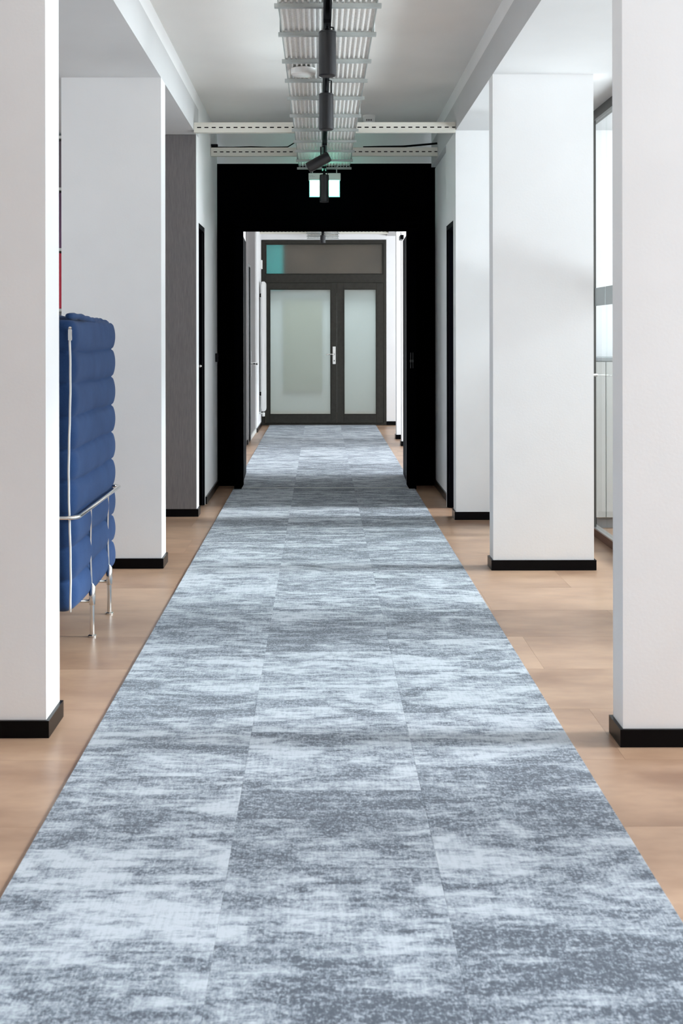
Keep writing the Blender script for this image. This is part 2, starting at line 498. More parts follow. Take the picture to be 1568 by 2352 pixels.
for i, (a, b) in enumerate(wr):
    bm = bmesh.new(); f = .05
    bx(bm, WX+.06, WX+.11, a, b, .70, .70+f); bx(bm, WX+.06, WX+.11, a, b, 2.60-f, 2.60)
    bx(bm, WX+.06, WX+.11, a, a+f, .70+f, 2.60-f); bx(bm, WX+.06, WX+.11, b-f, b, .70+f, 2.60-f)
    bx(bm, WX+.06, WX+.11, (a+b)/2-f/2, (a+b)/2+f/2, .70+f, 2.60-f)
    o = obj('window_%d' % (i+1), bm, M['outside'])
    struct(o, 'white framed window %s of the outer wall' % ['behind the viewpoint', 'of the front bay', 'of the second bay', 'of the glass room', 'of the side room with the open door', 'beyond the portal', 'beside the end door'][i], 'window')

bm = bmesh.new(); f = .05  # frame of the added, unseen alcove window
bx(bm, -4.31, -4.26, 4.6, 6.4, .70, .70+f); bx(bm, -4.31, -4.26, 4.6, 6.4, 2.60-f, 2.60)
bx(bm, -4.31, -4.26, 4.6, 4.6+f, .70+f, 2.60-f); bx(bm, -4.31, -4.26, 6.4-f, 6.4, .70+f, 2.60-f)
o = obj('window_9', bm, M['outside']); struct(o, 'unseen white framed window added to the sofa alcove for left-hand fill light', 'window')
# room behind the glass: end wall
o = box('wall_glass_room', XR+.83, WX, 8.45, 8.60, 0, SOF, M['paint']); struct(o, 'white end wall seen through the glass partition', 'wall')
# side room beside the right-hand open doorway
o = box('wall_side_room', XR+.14, WX, 10.30, 10.42, 0, SOF, M['paint']); struct(o, 'far wall of the side room behind the open black door', 'wall')
# left side room (dark) behind the left doorway
bm = bmesh.new()
bx(bm, -2.4, -2.28, 8.75, 10.3, 0, SOF); bx(bm, -2.28, XL-.14, 10.18, 10.3, 0, SOF); bx(bm, -2.28, XL-.9, 8.75, 8.87, 0, SOF)
bx(bm, -2.4, XL-.14, 8.75, 10.3, SOF, SOF+.1)
o = obj('wall_store_room', bm, M['paint']); struct(o, 'walls of the unlit store room behind the left-hand doorway', 'wall')

# ---------------------------------------------------------------- corridor walls between piers and portal, with doorways
DH = 2.08
def doorway_wall(side, y0, ya, yb, y1, label):
    x0, x1 = (XL-.14, XL) if side < 0 else (XR, XR+.14)
    bm = bmesh.new()
    if ya > y0: bx(bm, x0, x1, y0, ya, 0, DH)
    bx(bm, x0, x1, yb, y1, 0, DH)
    top = CEI if side < 0 else SOF
    bx(bm, x0, x1, y0, y1, DH, top)
    o = obj('wall_%s' % ('left' if side < 0 else 'right'), bm, M['paint'])
    struct(o, label, 'wall')
    xs = (XL, XL+ST) if side < 0 else (XR-ST, XR)
    s = None if y1-yb < .1 else box('skirting_board', xs[0], xs[1], yb+.03, y1, .0005, SK, M['skirting'], o)
    if s: part_label(s, 'black skirting board')
    return o
doorway_wall(-1, 8.75, 8.76, 9.22, 10.33, 'white left-hand wall stretch between the grey wood panel and the black portal')
doorway_wall(1, 8.60, 8.61, 9.09, 9.10, 'white right-hand wall stretch between the open door and the black portal')

def lining(parent, x0, x1, ya, yb, f=.035):
    bm = bmesh.new()
    bx(bm, x0, x1, yb-f, yb, 0.001, DH); bx(bm, x0, x1, ya, ya+.008, .001, DH)
    bx(bm, x0, x1, ya+.008, yb-f, DH-f, DH)
    return obj('door_lining', bm, M['leaf'], parent)
# left doorway: leaf folded back into the store room
d = thing('door_1', (XL-.07, 8.99, 0), 'open black door leaf in the left-hand doorway beside the grey wood panel', 'door', kind='structure')
lining(d, XL-.14, XL-.002, 8.76, 9.22)
box('door_leaf', XL-.80, XL-.012, 9.145, 9.183, .006, DH-.04, M['leaf'], d, .002)
hb = bmesh.new()
tube(hb, [(XL-.024, 9.1445, 1.045), (XL-.024, 9.10, 1.045)], .007); tube(hb, [(XL-.024, 9.103, 1.045), (XL-.024, 9.085, 1.045)], [.013, .010])
hd = obj('door_knob', hb, M['chrome'], d, True); part_label(hd, 'small chrome knob')
# right doorway
d = thing('door_2', (XR+.07, 8.85, 0), 'open black door leaf in the right-hand doorway behind the third pier', 'door', kind='structure')
lining(d, XR+.002, XR+.14, 8.61, 9.09)
box('door_leaf', XR+.012, XR+.82, 9.015, 9.053, .006, DH-.04, M['leaf'], d, .002)
hb = bmesh.new(); tube(hb, [(XR+.70, 9.013, 1.045), (XR+.70, 8.97, 1.045), (XR+.60, 8.965, 1.045)], .009)
obj('door_handle', hb, M['chrome'], d, True)

o = box('wall_right', .970, XR+.14, 9.10, 10.37, 0, SOF, M['paint']); struct(o, 'recessed white wall between the right-hand doorway and the black portal', 'wall')
s = box('skirting_board', .970-ST, .970, 9.10, 10.36, .0005, SK, M['skirting'], o); part_label(s, 'black skirting board')
# ---------------------------------------------------------------- black portal with double doors
PY = 10.37
o = box('wall_portal', XL-.1, XR+.14, PY, PY+.14, 2.725, CEI, M['paint'])
struct(o, 'white wall strip above the black portal', 'wall')
port = thing('door_3', (0.036, PY, 0), 'tall black double-door portal with both leaves open across the corridor', 'door', kind='structure')
box('side_panel', XL-.1, -.700, PY, PY+.12, .001, 2.725, M['black'], port)
box('side_panel', .772, XR+.14, PY, PY+.12, .001, 2.725, M['black'], port)
box('header_panel', -.700, .772, PY, PY+.12, 2.21, 2.725, M['black'], port)
box('door_jamb', -.715, -.655, 10.12, PY+.06, .001, 2.18, M['black'], port, .004)
box('door_jamb', .728, .790, 10.12, PY+.06, .001, 2.18, M['black'], port, .004)
box('door_head', -.715, .790, 10.12, PY+.06, 2.155, 2.22, M['black'], port, .004)
o = box('threshold_strip', -.655, .728, 10.17, 10.20, .0065, .0085, M['steel_grey'], port); part_label(o, 'thin metal threshold strip')
def leaf(y0, y1, x0, x1, side):
    """door leaf swung away from the viewer, from hinge (x0,y0) to free edge (x1,y1)"""
    bm = bmesh.new()
    L = math.hypot(x1-x0, y1-y0); t = .045
    bx(bm, 0, L, 0, t, .012, 2.13)
    o = bpy.data.objects.new
    a = math.atan2(y1-y0, x1-x0)
    R = Matrix.Translation((x0, y0, 0)) @ Matrix.Rotation(a, 4, 'Z')
    if side > 0: bmesh.ops.translate(bm, verts=bm.verts, vec=(0, -t, 0))
    bmesh.ops.transform(bm, matrix=R, verts=bm.verts)
    lf = obj('door_leaf', bm, M['leaf'], port)
    # pale aluminium edge strip down the free edge
    bm = bmesh.new(); bx(bm, L-.003, L+.004, .010, .035, .02, 2.12)
    bx(bm, .02, .03, -.006 if side < 0 else t, 0 if side < 0 else t+.006, .02, 2.12)
    if side > 0: bmesh.ops.translate(bm, verts=bm.verts, vec=(0, -t, 0))
    bmesh.ops.transform(bm, matrix=R, verts=bm.verts)
    st = obj('edge_strip', bm, M['alu'], lf); part_label(st, 'pale metal edge strip')
    return lf
LL = leaf(10.44, 11.30, -.662, -.686, -1)
RL = leaf(10.44, 11.15, .734, .749, 1)
hb = bmesh.new()
bx(hb, -.640, -.634, 11.16, 11.20, .90, 1.13)
obj('lock_plate', hb, M['alu'], LL)
hb = bmesh.new()
tube(hb, [(-.636, 11.18, 1.015), (-.60, 11.18, 1.015), (-.575, 11.16, 1.015), (-.575, 11.06, 1.015)], .009)
part_label(obj('door_handle', hb, M['chrome'], LL, True), 'chrome lever handle')
# pull bar on the dark jamb (two thin vertical lines)
hb = bmesh.new(); tube(hb, [(.742, 10.10, 1.00), (.742, 10.10, 1.13)], .003, 8); tube(hb, [(.760, 10.10, 1.00), (.760, 10.10, 1.13)], .003, 8)
bx(hb, .736, .766, 10.10, 10.12, 1.05, 1.07)
obj('hinge', hb, M['track_body'], port)

# ---------------------------------------------------------------- far corridor
YF = PY+.14
o = box('wall_left', XL-.14, XL, YF, YE, 0, CEI, M['paint']); struct(o, 'white left-hand wall of the far corridor beyond the portal', 'wall')
s = box('skirting_board', XL, XL+ST, YF, 14.25, .0005, SK, M['skirting'], o); part_label(s, 'black skirting board')
s = box('skirting_board', XL+.012, XL+ST+.012, 14.27, 14.38, .0005, SK, M['skirting'], o); part_label(s, 'black skirting board')
s = box('skirting_board', XL+.012, XL+ST+.012, 14.84, 16.05, .0005, SK, M['cabinet'], o); part_label(s, 'light grey skirting board')
s = box('skirting_board', XL+.03, XL+ST+.03, 16.07, 17.34, .0005, SK, M['skirting'], o); part_label(s, 'black skirting board')
s = box('wood_panel', XL, XL+.012, 14.25, 16.05, .001, CEI-.002, M['wood_grey'], o); part_label(s, 'grey wood-grain cladding panel')
s = box('plaster_facing', XL, XL+.03, 16.05, 17.34, .001, CEI-.002, M['paint'], o)
d = thing('door_4', (XL+.02, 14.6, 0), 'black side door in the left-hand wall of the far corridor', 'door', kind='structure')
bm = bmesh.new()
bx(bm, XL+.0125, XL+.026, 14.38, 14.41, .001, 2.12); bx(bm, XL+.0125, XL+.026, 14.80, 14.83, .001, 2.12); bx(bm, XL+.0125, XL+.026, 14.41, 14.80, 2.09, 2.12)
obj('door_frame', bm, M['alu'], d)
box('door_leaf', XL+.0125, XL+.020, 14.41, 14.80, .006, 2.09, M['leaf'], d)
# right-hand side of the far corridor
pier('wall_pier', XR, XR+.30, 14.10, 14.24, 'slim white pier in the far corridor seen past the right-hand door leaf')
pier('wall_pier', XR-.002, XR+.40, 15.03, 15.20, 'second slim white pier of the far corridor, nearer the end door')
# end wall
bm = bmesh.new()
bx(bm, XL-.14, -.842, YE, YE+.15, 0, CEI); bx(bm, .934, WX, YE, YE+.15, 0, SOF); bx(bm, .934, 1.3, YE, YE+.15, SOF, CEI); bx(bm, -.842, .934, YE, YE+.15, 2.632, CEI)
o = obj('wall_end', bm, M['paint']); struct(o, 'white end wall around the glazed double door', 'wall')
s = box('skirting_board', .934, 2.6, YE-ST, YE, .0005, SK, M['skirting'], o); part_label(s, 'black skirting board')

# glazed end door
ed = thing('door_5', (.046, YE, 0), 'anthracite glazed double door with frosted panes and transom at the corridor end', 'door', kind='structure')
bm = bmesh.new(); y0, y1 = YE-.01, YE+.08
bx(bm, -.840, -.785, y0, y1, .001, 2.63); bx(bm, .890, .932, y0, y1, .001, 2.63)
bx(bm, -.785, .890, y0, y1, 2.575, 2.63); bx(bm, -.785, .890, y0, y1, 2.02, 2.140)
bx(bm, -.785, .890, y0, y1, .001, .028)
obj('door_frame', bm, M['frame'], ed, bevel=.003, segs=1)
bm = bmesh.new()
tr = thing('transom', (.05, YE, 2.14), '', ''); tr.parent = ed
tr.location = (.004, 0, 2.14)
del tr['label']; del tr['category']
bx(bm, -.783, -.802+.035, y0+.012, y1-.01, 2.142, 2.573); bx(bm, .872, .888, y0+.012, y1-.01, 2.142, 2.573)
bx(bm, -.767, .872, y0+.012, y1-.01, 2.142, 2.152); bx(bm, -.767, .872, y0+.012, y1-.01, 2.563, 2.573)
obj('sash', bm, M['frame'], tr)
box('pane', -.767, .872, YE+.03, YE+.036, 2.152, 2.563, M['frosted_transom'], tr)
def glazed_leaf(x0, x1, gx0, gx1):
    z0, z1, gz0, gz1 = .030, 2.016, .150, 1.932
    bm = bmesh.new(); a, b = YE-.026, YE+.045
    bx(bm, x0, gx0, a, b, z0, z1); bx(bm, gx1, x1, a, b, z0, z1)
    bx(bm, gx0, gx1, a, b, z0, gz0); bx(bm, gx0, gx1, a, b, gz1, z1)
    lf = obj('door_leaf', bm, M['frame'], ed, bevel=.003, segs=1)
    box('pane', gx0-.005, gx1+.005, YE+.005, YE+.012, gz0-.005, gz1+.005, M['frosted'], lf)
    bm = bmesh.new(); e = .012
    bx(bm, gx0, gx0+e, a-.004, a+.01, gz0, gz1); bx(bm, gx1-e, gx1, a-.004, a+.01, gz0, gz1)
    bx(bm, gx0+e, gx1-e, a-.004, a+.01, gz0, gz0+e); bx(bm, gx0+e, gx1-e, a-.004, a+.01, gz1-e, gz1)
    obj('glazing_bead', bm, M['frame'], lf)
    return lf
l1 = glazed_leaf(-.780, .230, -.722, .148)
l2 = glazed_leaf(.2315, .886, .327, .792)
o = box('handle_plate', .170, .213, YE-.036, YE-.026, .868, 1.115, M['white_plastic'], l1, .004)
part_label(o, 'pale handle plate')
hb = bmesh.new(); tube(hb, [(.192, YE-.034, 1.008), (.192, YE-.085, 1.008), (.180, YE-.095, 1.008), (.075, YE-.095, 1.003)], .010)
part_label(obj('door_handle', hb, M['chrome'], l1, True), 'chrome lever handle')
hb = bmesh.new(); bx(hb, .186, .198, YE-.0375, YE-.0365, .905, .925); obj('keyhole', hb, M['slot'], l1)

# lobby beyond the end door
bm = bmesh.new()
bx(bm, -1.4, 1.5, 20.5, 20.6, 0, 1.98); bx(bm, -1.5, -1.4, YE+.15, 20.6, 0, CEI); bx(bm, 1.5, 1.6, YE+.15, 20.6, 0, CEI)
o = obj('wall_lobby', bm, M['lobby_wall']); struct(o, 'pale green lobby walls blurred behind the frosted glass', 'wall')
o = box('ceiling_lobby', -1.5, 1.6, YE+.15, 20.6, CEI, CEI+.1, M['lobby_wall']); struct(o, 'lobby ceiling behind the end door', 'ceiling')
o = box('wall_lobby_bulkhead', -1.4, 1.5, 20.3, 20.5, 1.98, CEI, M['lobby_brown']); struct(o, 'brown-grey bulkhead seen through the transom', 'wall')
o = box('notice_board', -1.05, -.62, 20.27, 20.297, 2.02, 2.95, M['teal'], None, .004)
tag(o, 'teal board hanging behind the transom glass of the end door', 'board')
o = box('wall_lobby_door', -.62, .02, 20.44, 20.497, .35, 1.88, M['lobby_beige'], None, .004)
struct(o, 'beige door panel blurred behind the wider frosted pane', 'wall')

# ---------------------------------------------------------------- carpet runner of square tiles
CX0, CX1 = -.722, .778
TW = (CX1-CX0)/3; TD = .5
carpet = thing('carpet_runner', (.028, 0, 0), 'long blue-grey heathered carpet runner laid in three columns of tiles along the corridor', 'carpet')
def tile_mesh():
    bm = bmesh.new(); w, d, t, g, r = TW/2, TD/2, .0055, .0001, .0007
    n = 3
    lo = [bm.verts.new((sx*(w-g), sy*(d-g), .0003)) for sx, sy in ((-1,-1),(1,-1),(1,1),(-1,1))]
    mi = [bm.verts.new((sx*(w-g), sy*(d-g), t-r*.5)) for sx, sy in ((-1,-1),(1,-1),(1,1),(-1,1))]
    hi = [bm.verts.new((sx*(w-g-r), sy*(d-g-r), t)) for sx, sy in ((-1,-1),(1,-1),(1,1),(-1,1))]
    bm.faces.new(lo[::-1]); bm.faces.new(hi)
    for A, B in ((lo, mi), (mi, hi)):
        for i in range(4): bm.faces.new((A[i], A[(i+1) % 4], B[(i+1) % 4], B[i]))
    me = bpy.data.meshes.new('carpet_tile'); bm.to_mesh(me); bm.free(); me.materials.append(M['carpet'])
    return me
tm = tile_mesh()
for c, ph in enumerate((.02, .41, .11)):
    y = ph + 1.0 - TD
    while y + TD < 17.36:
        o = bpy.data.objects.new('carpet_tile', tm); COL.objects.link(o); o.parent = carpet
        o.location = (CX0+TW*(c+.5)-.028, y+TD/2, 0)
        if random.random() < .5: o.rotation_euler = (0, 0, PI)
        y += TD
    # last cut tile up to the door
    rest = 17.36 - y
    if rest > .03:
        o = bpy.data.objects.new('carpet_tile', tm); COL.objects.link(o); o.parent = carpet
        o.location = (CX0+TW*(c+.5)-.028, y+rest/2, 0); o.scale = (1, rest/TD, 1)

# ---------------------------------------------------------------- slotted steel channels under the ceiling
def slotted_channel(x0, x1, y, z0, z1, label, pitch=.05, slot=.028, sh=.008, d=.045):
    bm = bmesh.new(); zc = (z0+z1)/2; t = .002
    bx(bm, x0, x1, y, y+t, z0, zc-sh/2); bx(bm, x0, x1, y, y+t, zc+sh/2, z1)
    x = x0
    k = 0
    while x < x1:
        e = min(x+pitch-slot, x1)
        bx(bm, x, e, y, y+t, zc-sh/2, zc+sh/2); x += pitch; k += 1
    bx(bm, x0, x1, y+t, y+d, z0, z0+t); bx(bm, x0, x1, y+t, y+d, z1-t, z1)
    bx(bm, x0, x1, y+d-t, y+d, z0+t, z1-t, 1)
    # rolled lips
    bx(bm, x0, x1, y-.004, y, z0, z0+.008); bx(bm, x0, x1, y-.004, y, z1-.008, z1)
    o = obj('slotted_channel', bm, [M['channel'], M['slot']])
    return tag(o, label, 'steel channel', 'slotted channels across the corridor')
slotted_channel(XL+.002, XR-.002, 8.42, H+1.397, H+1.465, 'cream slotted steel channel spanning the corridor at the end of the header beams')
slotted_channel(XL+.002, XR-.002, 9.72, H+1.425, H+1.492, 'cream slotted steel channel close in front of the black portal')
slotted_channel(XL+.002, XR-.002, 16.9, H+1.405, H+1.465, 'cream slotted steel channel in the far corridor above the end door')
# thin black cable lying on the second channel and rising towards the tray
cb = bmesh.new()
z = H+1.492+.006
tube(cb, [(XL+.003, 9.75, z+.002), (-.70, 9.75, z), (-.55, 9.74, z+.003), (-.42, 9.75, z), (-.26, 9.74, z+.001), (-.16, 9.66, z+.05), (-.10, 9.6, z+.11), (-.06, 9.5, CEI-.004)], .005, 8)
tag(obj('power_cable', cb, M['track'], None, True), 'thin black cable lying on the channel nearest the portal and rising to the ceiling', 'cable')
cb = bmesh.new()
tube(cb, [(.34, 9.75, z), (.5, 9.74, z+.002), (.66, 9.75, z+.006), (.80, 9.75, z+.018), (XR-.003, 9.75, z+.03)], .008, 8)
tag(obj('power_cable', cb, M['track'], None, True), 'black cable along the right-hand end of the channel nearest the portal', 'cable')
o = box('cable_clip', XL+.003, XL+.055, 9.73, 9.765, z+.008, z+.024, M['track'], None, .002)
tag(o, 'small black clip on the left-hand end of the channel nearest the portal', 'clip')

# ---------------------------------------------------------------- cable tray
def cable_tray(y0, y1, rungs, label):
    root = thing('cable_tray', (.032, (y0+y1)/2, H+1.352), label, 'cable tray', 'suspended cable trays')
    xc = .032; hw = .202
    bm = bmesh.new(); n = 17; z = H+1.380; p = 2*hw/n; hgt = .0105
    prof = []
    for i in range(n):
        x = xc-hw+i*p
        prof += [(x, z), (x+p*.30, z), (x+p*.42, z+hgt), (x+p*.88, z+hgt)]
    prof.append((xc+hw, z))
    ny = max(2, int((y1-y0)/.25))
    cols = [[bm.verts.new((x, y0+(y1-y0)*j/ny, zz)) for j in range(ny+1)] for x, zz in prof]
    cols2 = [[bm.verts.new((x, y0+(y1-y0)*j/ny, zz+.0015)) for j in range(ny+1)] for x, zz in prof]
    for a in range(len(cols)-1):
        for j in range(ny):
            bm.faces.new((cols[a][j], cols[a+1][j], cols[a+1][j+1], cols[a][j+1]))
            bm.faces.new((cols2[a][j+1], cols2[a+1][j+1], cols2[a+1][j], cols2[a][j]))
    me_o = obj('ribbed_sheet', bm, M['tray_sheet'], root)
    for s in (-1, 1):
        x = xc+s*(hw+.004)
        bm = bmesh.new(); bx(bm, x-.002, x+.002, y0, y1, z-.004, z+.0105)
        obj('side_rail', bm, M['steel_grey'], root)
    base = None
    for yr in rungs:
        if base is None:
            bm = bmesh.new(); a, b = xc-.222, xc+.222; w = .026; zz = H+1.359
            bx(bm, a, b, yr-w/2, yr-w/2+.003, zz, zz+.0165); bx(bm, a, b, yr+w/2-.003, yr+w/2, zz, zz+.0165)
            bx(bm, a, b, yr-w/2+.003, yr+w/2-.003, zz, zz+.003)
            # inward lips
            bx(bm, a, b, yr-w/2+.003, yr-w/2+.011, zz+.0135, zz+.0165); bx(bm, a, b, yr+w/2-.011, yr+w/2-.003, zz+.0135, zz+.0165)
            base = obj('rung', bm, M['steel_grey'], root); by = yr
        else:
            o = base.copy(); COL.objects.link(o); o.location = base.location + Vector((0, yr-by, 0))
    # threaded hanging rods
    for yr in rungs[2::4]:
        for s in (-1, 1):
            bm = bmesh.new(); tube(bm, [(xc+s*.212, yr, H+1.3755), (xc+s*.212, yr, CEI)], .004, 8)
            obj('hanging_rod', bm, M['steel_grey'], root, True)
    return root
def mat_sheet():
    m, nt, p, ns, ln = new_mat('perforated_tray_sheet')
    tc = N(nt, 'ShaderNodeTexCoord'); mp = N(nt, 'ShaderNodeMapping'); mp.inputs['Scale'].default_value = (70, 130, 1)
    ln.new(tc.outputs['Object'], mp.inputs[0])
    nz = N(nt, 'ShaderNodeTexNoise', i_Scale=1.0, i_Detail=3.0)
    ln.new(mp.outputs[0], nz.inputs['Vector'])
    cr = N(nt, 'ShaderNodeValToRGB'); e = cr.color_ramp.elements
    e[0].position = .30; e[0].color = (.74, .75, .73, 1); e[1].position = .6; e[1].color = (.96, .96, .94, 1)
    ln.new(nz.outputs['Fac'], cr.inputs[0]); ln.new(cr.outputs[0], p.inputs['Base Color'])
    p.inputs['Roughness'].default_value = .5
    return m
M['tray_sheet'] = mat_sheet()
rz = 1.352
ry = [f*rz for f in ()]
rung_y = [2816*1.352/v for v in (830, 749, 684, 623, 579, 539, 499, 467, 441, 419, 397.5, 380)]
cable_tray(4.2, 10.05, rung_y, 'galvanised cable tray with ribbed sheet hanging above the near corridor')
cable_tray(10.75, 17.28, [11.0+.5*i for i in range(10)] + [15.95, 16.4, 16.85, 17.23], 'galvanised cable tray continuing above the far corridor')

# ---------------------------------------------------------------- lighting track and spotlights
TX = .030; TZ = H+1.316
def track(y0, y1, label):
    bm = bmesh.new(); w = .017; t = .003; h = .035
    bx(bm, TX-w, TX-w+t, y0, y1, TZ, TZ+h); bx(bm, TX+w-t, TX+w, y0, y1, TZ, TZ+h); bx(bm, TX-w+t, TX+w-t, y0, y1, TZ+h-t, TZ+h)
    bx(bm, TX-w+t, TX-w+t+.005, y0, y1, TZ, TZ+t); bx(bm, TX+w-t-.005, TX+w-t, y0, y1, TZ, TZ+t)
    bx(bm, TX-w+t, TX+w-t, y0, y0+.004, TZ+t, TZ+h-t); bx(bm, TX-w+t, TX+w-t, y1-.004, y1, TZ+t, TZ+h-t)
    return tag(obj('lighting_track', bm, M['track'], None), label, 'lighting track', 'black lighting tracks')
track(3.6, 9.80, 'black lighting track under the cable tray of the near corridor')
track(10.9, 17.0, 'black lighting track under the cable tray of the far corridor')

def spotlight(y, zt, zb, r, label, tilt=None, x=TX):
    root = thing('track_spotlight', (x, y, TZ), label, 'spotlight', 'black cylinder spotlights on the track')
    bm = bmesh.new(); bx(bm, x-.0165, x+.0165, y-.055, y+.055, TZ-.016, TZ-.0005)
    bmesh.ops.bevel(bm, geom=bm.edges[:], offset=.002, segments=1, affect='EDGES')
    for s in (-1, 1):
        bx(bm, x-.004, x+.004, y+s*.035-.004, y+s*.035+.004, TZ-.020, TZ-.016)
    obj('track_adaptor', bm, M['track'], root)
    bm = bmesh.new()
    if tilt is None:
        L = zt-zb; cz = (zt+zb)/2; c = Vector((x, y, cz)); ang = 0
    else:
        L = tilt[1]; c = Vector((x+tilt[2], y, tilt[3])); ang = tilt[0]
    prof = [(r-.003, -L/2), (r, -L/2+.003), (r, L/2-.012), (r-.0015, L/2-.0115), (r-.0015, L/2-.009), (r, L/2-.0085), (r, L/2-.004), (r-.004, L/2)]
    lathe(bm, prof, (0, 0, 0), 32)
    # recessed mouth with a lens
    R = Matrix.Translation(c) @ Matrix.Rotation(ang, 4, 'Y')
    bmesh.ops.transform(bm, matrix=R, verts=bm.verts)
    body = obj('lamp_body', bm, M['track_body'], root, False)
    for p in body.data.polygons: p.use_smooth = True
    body.data.set_sharp_from_angle(angle=.6)
    bm = bmesh.new(); lathe(bm, [(r-.008, -L/2-.0012), (r-.006, -L/2-.0002)], (0, 0, 0), 24)
    bmesh.ops.transform(bm, matrix=R, verts=bm.verts)
    o = obj('lens', bm, M['slot'], body)
    # bracket
    bm = bmesh.new()
    top = TZ-.016
    if tilt is None:
        tube(bm, [(x, y, top), (x, y, zt-.001)], .006, 10)
        tube(bm, [(x+.010, y, top-.004), (x+.026, y, top-.006), (x+.026, y, zt+.0)], .0035, 8)
        tube(bm, [(x, y, zt), (x, y, zt+.012)], .011, 12)
    else:
        tube(bm, [(x, y, top), (x-.026, y, top-.004), (x-.026, y, c.z+.02)], .005, 8)
        tube(bm, [(x, y, top), (x, y, c.z+.045)], .006, 8)
    obj('yoke', bm, M['track'], root, True)
    return root
spotlight(5.15, H+1.278, H+1.090, .0372, 'black cylinder spotlight hanging straight down, nearest on the track')
spotlight(6.22, H+1.228, H+1.044, .0372, 'black cylinder spotlight hanging straight down, second along the track')
spotlight(8.42, 0, 0, .0372, 'black cylinder spotlight tilted on its side, third along the track', (math.radians(61), .168, -.042, H+1.192))
spotlight(9.58, H+1.257, H+1.043, .0365, 'black cylinder spotlight hanging in front of the lit sign')
spotlight(15.5, H+1.27, H+1.170, .034, 'black cylinder spotlight on the far track above the end door')

# ---------------------------------------------------------------- detectors
bm = bmesh.new()
lathe(bm, [(.054, 0), (.062, .006), (.0635, .022), (.0635, .034), (.050, .036)], (-.088, 6.33, H+1.380-.0365), 36)
o = obj('smoke_detector', bm, M['white_plastic'], None, True); o.data.set_sharp_from_angle(angle=.7)
tag(o, 'white disc-shaped detector under the cable tray beside the second spotlight', 'detector')
al = thing('alarm_sounder', (.38, 9.55, CEI), 'white alarm sounder with a small grille on the ceiling before the portal', 'alarm')
bm = bmesh.new(); lathe(bm, [(.036, -.062), (.044, -.052), (.046, -.02), (.050, -.016), (.050, 0)], (.38, 9.55, CEI-.0005), 28)
bb = obj('housing', bm, M['white_plastic'], al, True); bb.data.set_sharp_from_angle(angle=.7)
bm = bmesh.new()
for k in range(4): bx(bm, .357+k*.012, .362+k*.012, 9.503, 9.510, CEI-.050, CEI-.036)
obj('grille', bm, M['slot'], al)

# ---------------------------------------------------------------- illuminated exit sign
ES = 9.97; ex = .034
sg = thing('exit_sign', (ex, ES, H+1.127), 'lit green-white exit sign hanging below the tray end in front of the black portal', 'sign')
box('sign_housing', ex-.130, ex+.130, ES-.026, ES+.026, H+1.261, H+1.319, M['white_plastic'], sg, .004)
for dx in (-.098, .098): box('mounting_stud', ex+dx-.004, ex+dx+.004, ES-.004, ES+.004, H+1.3195, H+1.376, M['steel_grey'], sg)
bm = bmesh.new(); w = .124; z0, z1 = H+1.127, H+1.2605
bx(bm, ex-w, ex+w, ES-.007, ES+.007, z0, z0+.006); bx(bm, ex-w, ex-w+.006, ES-.007, ES+.007, z0+.006, z1); bx(bm, ex+w-.006, ex+w, ES-.007, ES+.007, z0+.006, z1)
part_label(obj('sign_rim', bm, M['exit_rim'], sg), 'green glowing rim')
part_label(box('light_panel', ex-w+.006, ex+w-.006, ES-.005, ES+.005, z0+.006, z1, M['exit_panel'], sg), 'overbright white-green light panel')
bm = bmesh.new()
for k, (a, b) in enumerate(((-.120, -.112), (-.109, -.100), (-.098, -.092))): bx(bm, ex+a, ex+b, ES-.0275, ES-.0262, H+1.300, H+1.303)
for k, (a, b) in enumerate(((-.120, -.108), (-.105, -.090), (-.087, -.080))): bx(bm, ex+a, ex+b, ES-.0275, ES-.0262, H+1.290, H+1.2925)
part_label(obj('small_print', bm, M['steel_grey'], sg), 'tiny grey print')

# ---------------------------------------------------------------- small wall things
o = box('door_stop', XL+.0005, XL+.022, 10.12, 10.20, H-.215, H-.145, M['track'], None, .003)
tag(o, 'small black wall catch beside the left-hand edge of the portal', 'door catch')
# radiator in the far corridor
rd = thing('radiator', (XL+.06, 16.92, .22), 'tall white vertical radiator on the left-hand wall beside the end door', 'radiator')
x0 = XL+.03+.022
bm = bmesh.new(); bx(bm, x0+.012, x0+.058, 16.74, 17.12, .235, 2.01)
bmesh.ops.bevel(bm, geom=bm.edges[:], offset=.006, segments=2, affect='EDGES')
obj('panel', bm, M['radiator'], rd)
bm = bmesh.new(); bx(bm, x0+.004, x0+.010, 16.78, 17.08, .27, 1.98)
for k in range(7): bx(bm, x0+.0585, x0+.0625, 16.76+k*.05, 16.785+k*.05, .26, 1.99)
obj('fins', bm, M['radiator'], rd)
for zz in (.45, 1.80): box('bracket', XL+.0305, x0+.012, 16.80, 16.83, zz, zz+.05, M['track'], rd)
bm = bmesh.new(); lathe(bm, [(.014, 0), (.019, .004), (.019, .05), (.015, .055)], (x0+.035, 16.79, .165), 20); tube(bm, [(XL+.0305, 16.79, .205), (x0+.03, 16.79, .205)], .009, 10)
part_label(obj('thermostat_valve', bm, M['white_plastic'], rd, True), 'white thermostat valve with pipe')
o = box('junction_box', XL+.0305, XL+.062, 17.0, 17.1, H+.93, H+1.05, M['white_plastic'], None, .003)
tag(o, 'small white box high on the wall above the radiator', 'wall box')
dc = thing('door_closer', (.735, 11.0, 2.14), 'dark door closer above the right-hand open leaf of the portal', 'door closer')
bm = bmesh.new(); bx(bm, .712, .745, 10.95, 11.13, 2.1315, 2.170); bmesh.ops.bevel(bm, geom=bm.edges[:], offset=.004, segments=1, affect='EDGES')
obj('closer_body', bm, M['track_body'], dc)
